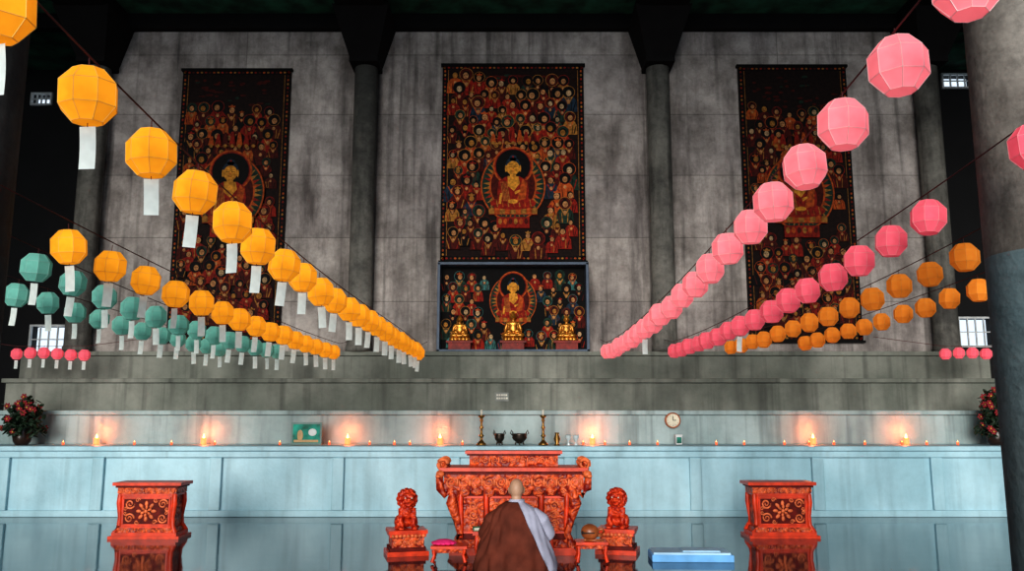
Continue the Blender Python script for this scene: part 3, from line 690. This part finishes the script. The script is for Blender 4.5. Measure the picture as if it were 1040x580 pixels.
# ------------------------------------------------------------------ things on the ledge
LZ = 1.077
M_bronze = mat('aged_bronze', (.36, .20, .055), .32, metal=.85, ns=9, amt=.5)
M_dkb = mat('dark_bronze', (.06, .045, .035), .35, metal=.7, ns=9)
for x in (-.49, .50):
    q = MB()
    pr = [(.075, 0), (.08, .02), (.05, .05), (.025, .08), (.02, .12), (.042, .15), (.02, .18), (.018, .25), (.036, .28), (.018, .31), (.017, .37), (.03, .39), (.018, .42), (.05, .455), (.055, .47), (.015, .475), (.006, .5)]
    q.lathe(pr, seg=20); q.lathe([(.016, .475), (.016, .56)], mi=1, seg=12)
    q.obj('bronze_candlestick', [M_bronze, M_page], loc=(x, 13.62, LZ))
def bowl(x, r, name='bronze_incense_burner', m_=M_dkb):
    q = MB(); q.lathe([(r * .35, .03), (r * .4, .05), (r * .8, .08), (r, .12), (r * .92, .16), (r * 1.02, .185), (r * .9, .187), (r * .8, .13), (.001, .12)], seg=24)
    for i in range(3):
        a = i * 2.094 + .5; q.tube([(r * .5 * math.cos(a), r * .5 * math.sin(a), .07), (r * .65 * math.cos(a), r * .65 * math.sin(a), .008)], .012, 0, 6)
    for sx in (-1, 1): q.tube([(sx * r * .9, 0, .15), (sx * r * 1.2, 0, .19), (sx * r * 1.1, 0, .24), (sx * r * .85, 0, .19)], .009, 0, 6)
    q.obj(name, [m_], loc=(x, 13.6, LZ))
bowl(-.20, .08); bowl(.12, .12)
q = MB(); q.lathe([(.05, 0), (.03, .03), (.055, .1), (.03, .17), (.04, .2)], seg=16); q.obj('brass_vase', [M_bronze], loc=(.72, 13.6, LZ))
M_glass = mat('pale_glass', (.6, .7, .72), .1)
for x in (.90, 1.02):
    q = MB(); q.lathe([(.03, 0), (.035, .01), (.012, .04), (.012, .07), (.045, .12), (.04, .17), (.035, .165), (.004, .12)], seg=16); q.obj('offering_cup', [M_glass], loc=(x, 13.55, LZ))
M_pic = mat('green_picture', (.03, .42, .32), .6, ns=5, amt=.8, c2=(.02, .10, .07), spec=.2); M_fr = mat('dark_teal_frame', (.12, .22, .2), .5); M_pb = mat('picture_figure', (.5, .3, .12), .5, ns=12)
q = MB(); q.bb(-.25, .25, -.012, .012, 0, .36, 1); q.bb(-.22, .22, -.018, -.012, .03, .33, 0)
q.ell((-.10, -.018, .15), (.05, .004, .09), 2); q.ell((.10, -.018, .2), (.07, .004, .06), 3); q.bb(-.20, .20, -.0195, -.018, .04, .08, 2); q.tube([(0, .012, .25), (0, .12, .005)], .008, 1, 6)
o = q.obj('framed_picture', [M_pic, M_fr, M_pb, M_white], loc=(-3.36, 13.9, LZ))
CX, CZ = 2.70, 1.47
q = MB(); Mx = Matrix.Translation((CX, 14.298, CZ)) @ Euler((R(90), 0, 0)).to_matrix().to_4x4()
q.lathe([(.13, .0), (.13, .075), (.108, .085), (.108, .07)], seg=32, mi=0, M=Mx)
q.disc(CX, CZ, .11, .11, 14.222, 1, 28)
q.bb(CX - .005, CX + .005, 14.212, 14.218, CZ, CZ + .07, 2); q.bb(CX, CX + .055, 14.212, 14.218, CZ - .005, CZ + .005, 2)
for i in range(12):
    a = i * math.pi / 6; q.bb(CX + .09 * math.cos(a) - .004, CX + .09 * math.cos(a) + .004, 14.216, 14.22, CZ + .09 * math.sin(a) - .004, CZ + .09 * math.sin(a) + .004, 2)
q.obj('wall_clock', [M_wood, mat('clock_face', (.85, .78, .6), .5), M_blk])
q = MB(); q.bb(2.70, 2.80, 14.0, 14.1, LZ, LZ + .14, 0); q.bb(2.71, 2.79, 13.995, 14.0, LZ + .02, LZ + .12, 1); q.bb(2.69, 2.81, 13.99, 14.11, LZ + .14, LZ + .16, 0); q.obj('small_offering_box', [M_white, M_pic], bevel=.004)
q = MB(); q.bb(-.30, -.06, 14.785, 14.798, 1.80, 1.95, 1)
for r_ in range(2):
    x = -.27
    while x < -.10:
        w = random.uniform(.015, .035); q.bb(x, x + w, 14.782, 14.786, 1.89 - .055 * r_, 1.92 - .055 * r_, 0); x += w + .01
q.obj('notice_plaque', [M_page, mat('plaque_grey', (.22, .24, .22), .6)])

M_wax = mat('red_wax', (.6, .10, .06), .4); M_flame = emis('flame', (1, .46, .12), 10); M_cglass = emis('lit_red_glass', (1, .16, .05), 2.5)
M_cg2 = emis('dim_red_glass', (.8, .14, .05), .6); M_fl2 = emis('small_flame', (1, .36, .10), 4)
def candle(x, big):
    y = 14.07 if big else 13.75
    root = empty('votive_candle', (x, y, LZ))
    k = 1.15 if big else .5
    q = MB(); q.lathe([(.035 * k, 0), (.04 * k, .01), (.04 * k, .09 * k), (.036 * k, .09 * k), (.034 * k, .06 * k), (.001, .06 * k)], seg=16, mi=1)
    q.lathe([(.03 * k, .01), (.03 * k, .07 * k)], seg=12, mi=0); q.obj('cup', [M_wax, M_cglass if big else M_cg2], root)
    q = MB(); q.lathe([(.004 * k, 0), (.016 * k, .02 * k), (.013 * k, .04 * k), (.002 * k, .075 * k)], c=(0, 0, .075 * k), seg=10); q.obj('flame', [M_flame if big else M_fl2], root)
    if big:
        l = bpy.data.lights.new('candle_glow', 'POINT'); l.energy = 7; l.color = (1, .17, .05); l.shadow_soft_size = .03
        o = bpy.data.objects.new('candle_glow', l); S.collection.objects.link(o); o.parent = root; o.location = (0, .05, .21)
for x in (-6.87, -5.10, -2.72, -1.19, 1.33, 4.98, 6.52): candle(x, True)
for x in (-7.25, -6.1, -5.5, -4.8, -3.75, -2.95, -2.3, -1.9, -1.65, -.8, 1.15, 1.5, 1.9, 2.35, 3.3, 3.75, 4.4, 4.8, 5.2, 5.7, 6.3, 6.7, 7.2): candle(x, False)

M_leaf = mat('dark_leaf', (.012, .035, .015), .5, ns=10); M_petal = mat('crimson_petal', (.28, .01, .02), .6, ns=12); M_pot = mat('glazed_pot', (.03, .015, .01), .3)
def flowers(x, y, z, r, h):
    random.seed(int(x * 10)); q = MB()
    q.lathe([(.09, 0), (.13, .06), (.15, .16), (.11, .24), (.13, .27), (.11, .27), (.09, .2)], seg=20, mi=2)
    for i in range(80):
        a = random.uniform(0, 6.28); e = random.uniform(-.5, 1.5); rr = r * random.uniform(.6, 1)
        p = Vector((rr * math.cos(a) * math.cos(e), rr * .8 * math.sin(a) * math.cos(e), .38 + (h - .38) * math.sin(e) * random.uniform(.6, 1)))
        q.tube([(0, 0, .2), p * .6 + Vector((0, 0, .08)), p], .005, 0, 4)
        for k in range(4):
            q.ell(tuple(p * random.uniform(.7, 1) + Vector((random.uniform(-.06, .06), random.uniform(-.06, .06), random.uniform(-.05, .05)))), (.07, .032, .008), 0, (random.uniform(-1, 1), random.uniform(-1, 1), random.uniform(0, 6)), 6, 4)
        if i % 3 == 0:
            for k in range(6):
                b_ = k * 1.047; q.ell((p.x + .032 * math.cos(b_), p.y - .01, p.z + .032 * math.sin(b_)), (.028, .012, .018), 1, (0, -b_, 0), 6, 4)
            q.ell((p.x, p.y - .02, p.z), (.013, .013, .013), 3, (0, 0, 0), 6, 4)
    q.obj('flower_arrangement', [M_leaf, M_petal, M_pot, M_yel], loc=(x, y, z))
flowers(-7.95, 13.8, LZ, .38, .82); flowers(7.85, 13.8, LZ, .28, .9)

# ------------------------------------------------------------------ monk, kneeling with back to us
M_skin = mat('skin', (.55, .33, .22), .5, ns=8, amt=.15)
M_grey = mat('grey_robe_cloth', (.50, .51, .64), .85, ns=7, amt=.22, bump=.3); M_brown = mat('brown_kasa_cloth', (.17, .042, .024), .85, ns=6, amt=.45, bump=.3, spec=.2)
monk = empty('kneeling_monk', (0.045, 8.62, 0), 0)
prof = [(0, .40, .44, .10), (.05, .41, .45, .10), (.12, .395, .42, .09), (.20, .365, .35, .06), (.29, .325, .26, .03), (.38, .285, .20, .0), (.47, .25, .165, -.01),
        (.54, .225, .145, .0), (.59, .20, .13, .01), (.625, .165, .115, .02), (.65, .12, .10, .03), (.668, .085, .082, .04), (.70, .066, .070, .05)]
def body(grow, zmax, folds):
    n = 120; zs = np.linspace(0, zmax, 64); A = np.array(prof); vs = []; fs = []
    for z in zs:
        rx, ry, cy = (np.interp(z, A[:, 0], A[:, k]) for k in (1, 2, 3))
        for i in range(n):
            a = 2 * math.pi * i / n
            ff = max(0, 1 - z / .62)
            w = folds * (.5 + ff) * (math.sin(9 * a + 14 * z + 1.5 * math.sin(3 * a)) * .6 + .4 * math.sin(17 * a - 9 * z))
            w *= min(1, (.72 - z) / .15)
            c, d = math.cos(a), math.sin(a); pw = .86
            c = math.copysign(abs(c) ** pw, c); d = math.copysign(abs(d) ** pw, d)
            vs.append(((rx + grow + w) * c, cy + (ry + grow + w) * d, z))
    for j in range(63):
        for i in range(n):
            k = (i + 1) % n; fs.append((j * n + i, j * n + k, (j + 1) * n + k, (j + 1) * n + i))
    return vs, fs
vs, fs = body(0, .70, .008); q = MB(); q.add(vs, fs + [tuple(reversed(range(120)))], 0, True)
q.obj('grey_robe', [M_grey], monk)
vs, fs = body(.019, .672, .020)
bm = bmesh.new(); bv = [bm.verts.new(v) for v in vs]
for f in fs: bm.faces.new([bv[i] for i in f])
bmesh.ops.bisect_plane(bm, geom=bm.verts[:] + bm.edges[:] + bm.faces[:], plane_co=(.02, 0, .66), plane_no=Vector((.9, 0, .42)), clear_outer=True)
for f in bm.faces: f.smooth = True
me = bpy.data.meshes.new('kasa'); bm.to_mesh(me); me.materials.append(M_brown)
o = bpy.data.objects.new('brown_kasa', me); S.collection.objects.link(o); o.parent = monk
sd = o.modifiers.new('solid', 'SOLIDIFY'); sd.thickness = .008; sd.offset = 1
for sx, mt in ((1, M_grey), (-1, M_brown)):
    q = MB(); q.tube([(sx * .15, .0, .58), (sx * .24, .02, .50), (sx * .29, .09, .36), (sx * .25, .22, .34), (sx * .15, .32, .42), (sx * .07, .35, .47)], [.06, .085, .10, .095, .085, .075], 0, 20)
    q.tube([(sx * .15, .30, .41), (sx * .14, .31, .30), (sx * .13, .32, .20)], [.07, .06, .03], 0, 14)
    remesh(q.obj('sleeve', [mt], monk), .012, 3)
q = MB(); E = lambda c, r, rot=(0, 0, 0): q.ell(c, r, 0, rot, 24, 16)
HC = Vector((0, .065, .80))
E(HC, (.074, .092, .098)); E(HC + Vector((0, .025, -.045)), (.058, .064, .07)); E(HC + Vector((0, .07, -.085)), (.028, .022, .02))
q.tube([(0, .035, .64), (0, .045, .70), (0, .055, .76)], [.062, .052, .05], 0, 20)
q.tube([HC + Vector((0, .088, .015)), HC + Vector((0, .104, -.02)), HC + Vector((0, .108, -.033))], [.008, .012, .015], 0, 8)
for sx in (-1, 1):
    E(HC + Vector((sx * .076, .005, -.02)), (.008, .018, .033), (0, sx * .15, sx * -.3)); E(HC + Vector((sx * .03, .083, .022)), (.022, .008, .006))
    E(HC + Vector((sx * .04, .06, -.035)), (.022, .02, .02)); E(HC + Vector((sx * .013, .1, -.034)), (.008, .009, .008))
E(HC + Vector((0, .09, -.058)), (.022, .01, .005)); E(HC + Vector((0, .089, -.067)), (.018, .01, .006))
remesh(q.obj('head', [M_skin], monk), .0045, 3)
q = MB()
for sx in (-1, 1):
    q.ell(HC + Vector((sx * .03, .083, .005)), (.013, .009, .006), 0); q.ell(HC + Vector((sx * .03, .0915, .005)), (.005, .003, .005), 1)
q.obj('eyes', [M_white, M_blk], monk)
def hand(sx):
    vs = []; es = []; rd = []
    def av(p, r): vs.append(p); rd.append(r); return len(vs) - 1
    X = lambda d: sx * d
    w0 = av((X(.055), .33, .455), .026); w = av((X(.035), .365, .475), .024); es.append((w0, w))
    pc = av((X(.022), .395, .515), .022); es.append((w, pc))
    for k, (dy, ln) in enumerate(((.030, .062), (.010, .072), (-.010, .068), (-.030, .054))):
        b0 = av((X(.018), .405 + dy * .8, .545 - abs(dy) * .2), .0125); es.append((pc, b0))
        b1 = av((X(.013), .410 + dy, .545 + ln * .5), .0085); es.append((b0, b1))
        b2 = av((X(.010), .412 + dy, .545 + ln * .8), .008); es.append((b1, b2))
        b3 = av((X(.008), .411 + dy, .545 + ln * 1.15), .0068); es.append((b2, b3))
    t0 = av((X(.018), .372, .515), .014); es.append((w, t0)); t1 = av((X(.014), .358, .54), .0095); es.append((t0, t1)); t2 = av((X(.011), .356, .565), .008); es.append((t1, t2))
    me = bpy.data.meshes.new('hand'); me.from_pydata(vs, es, []); me.materials.append(M_skin)
    o = bpy.data.objects.new('hand', me); S.collection.objects.link(o); o.parent = monk
    sk = o.modifiers.new('skin', 'SKIN'); sk.use_smooth_shade = True
    for i, r in enumerate(rd): me.skin_vertices[0].data[i].radius = (r, r)
    me.skin_vertices[0].data[0].use_root = True
    ss = o.modifiers.new('sub', 'SUBSURF'); ss.levels = 1; ss.render_levels = 2
hand(1); hand(-1)
q = MB(); q.tube([(.072 * math.cos(a), .045 + .074 * math.sin(a), .672 + .012 * math.cos(a)) for a in [i * 2 * math.pi / 24 for i in range(25)]], .014, 0, 8); q.obj('collar', [M_grey], monk)

# ------------------------------------------------------------------ light
w = bpy.data.worlds.new('daylight'); S.world = w; w.use_nodes = True
bg = w.node_tree.nodes['Background']; bg.inputs[0].default_value = (.74, .87, 1, 1); bg.inputs[1].default_value = 1.1
sun = bpy.data.lights.new('daylight_sun', 'SUN'); sun.energy = 2.8; sun.angle = R(30); sun.color = (1, .95, .88)
so = bpy.data.objects.new('daylight_sun', sun); S.collection.objects.link(so); so.location = (-8, -12, 6)
so.rotation_euler = Vector((.14, 1, -.20)).to_track_quat('-Z', 'Y').to_euler()

cam = bpy.data.cameras.new('camera'); co = bpy.data.objects.new('camera', cam); S.collection.objects.link(co)
co.location = (0, 0, 1.5); co.rotation_euler = (R(99.03), 0, 0); cam.sensor_width = 36; cam.lens = 36 * 850 / 1040
cam.clip_end = 100
S.camera = co
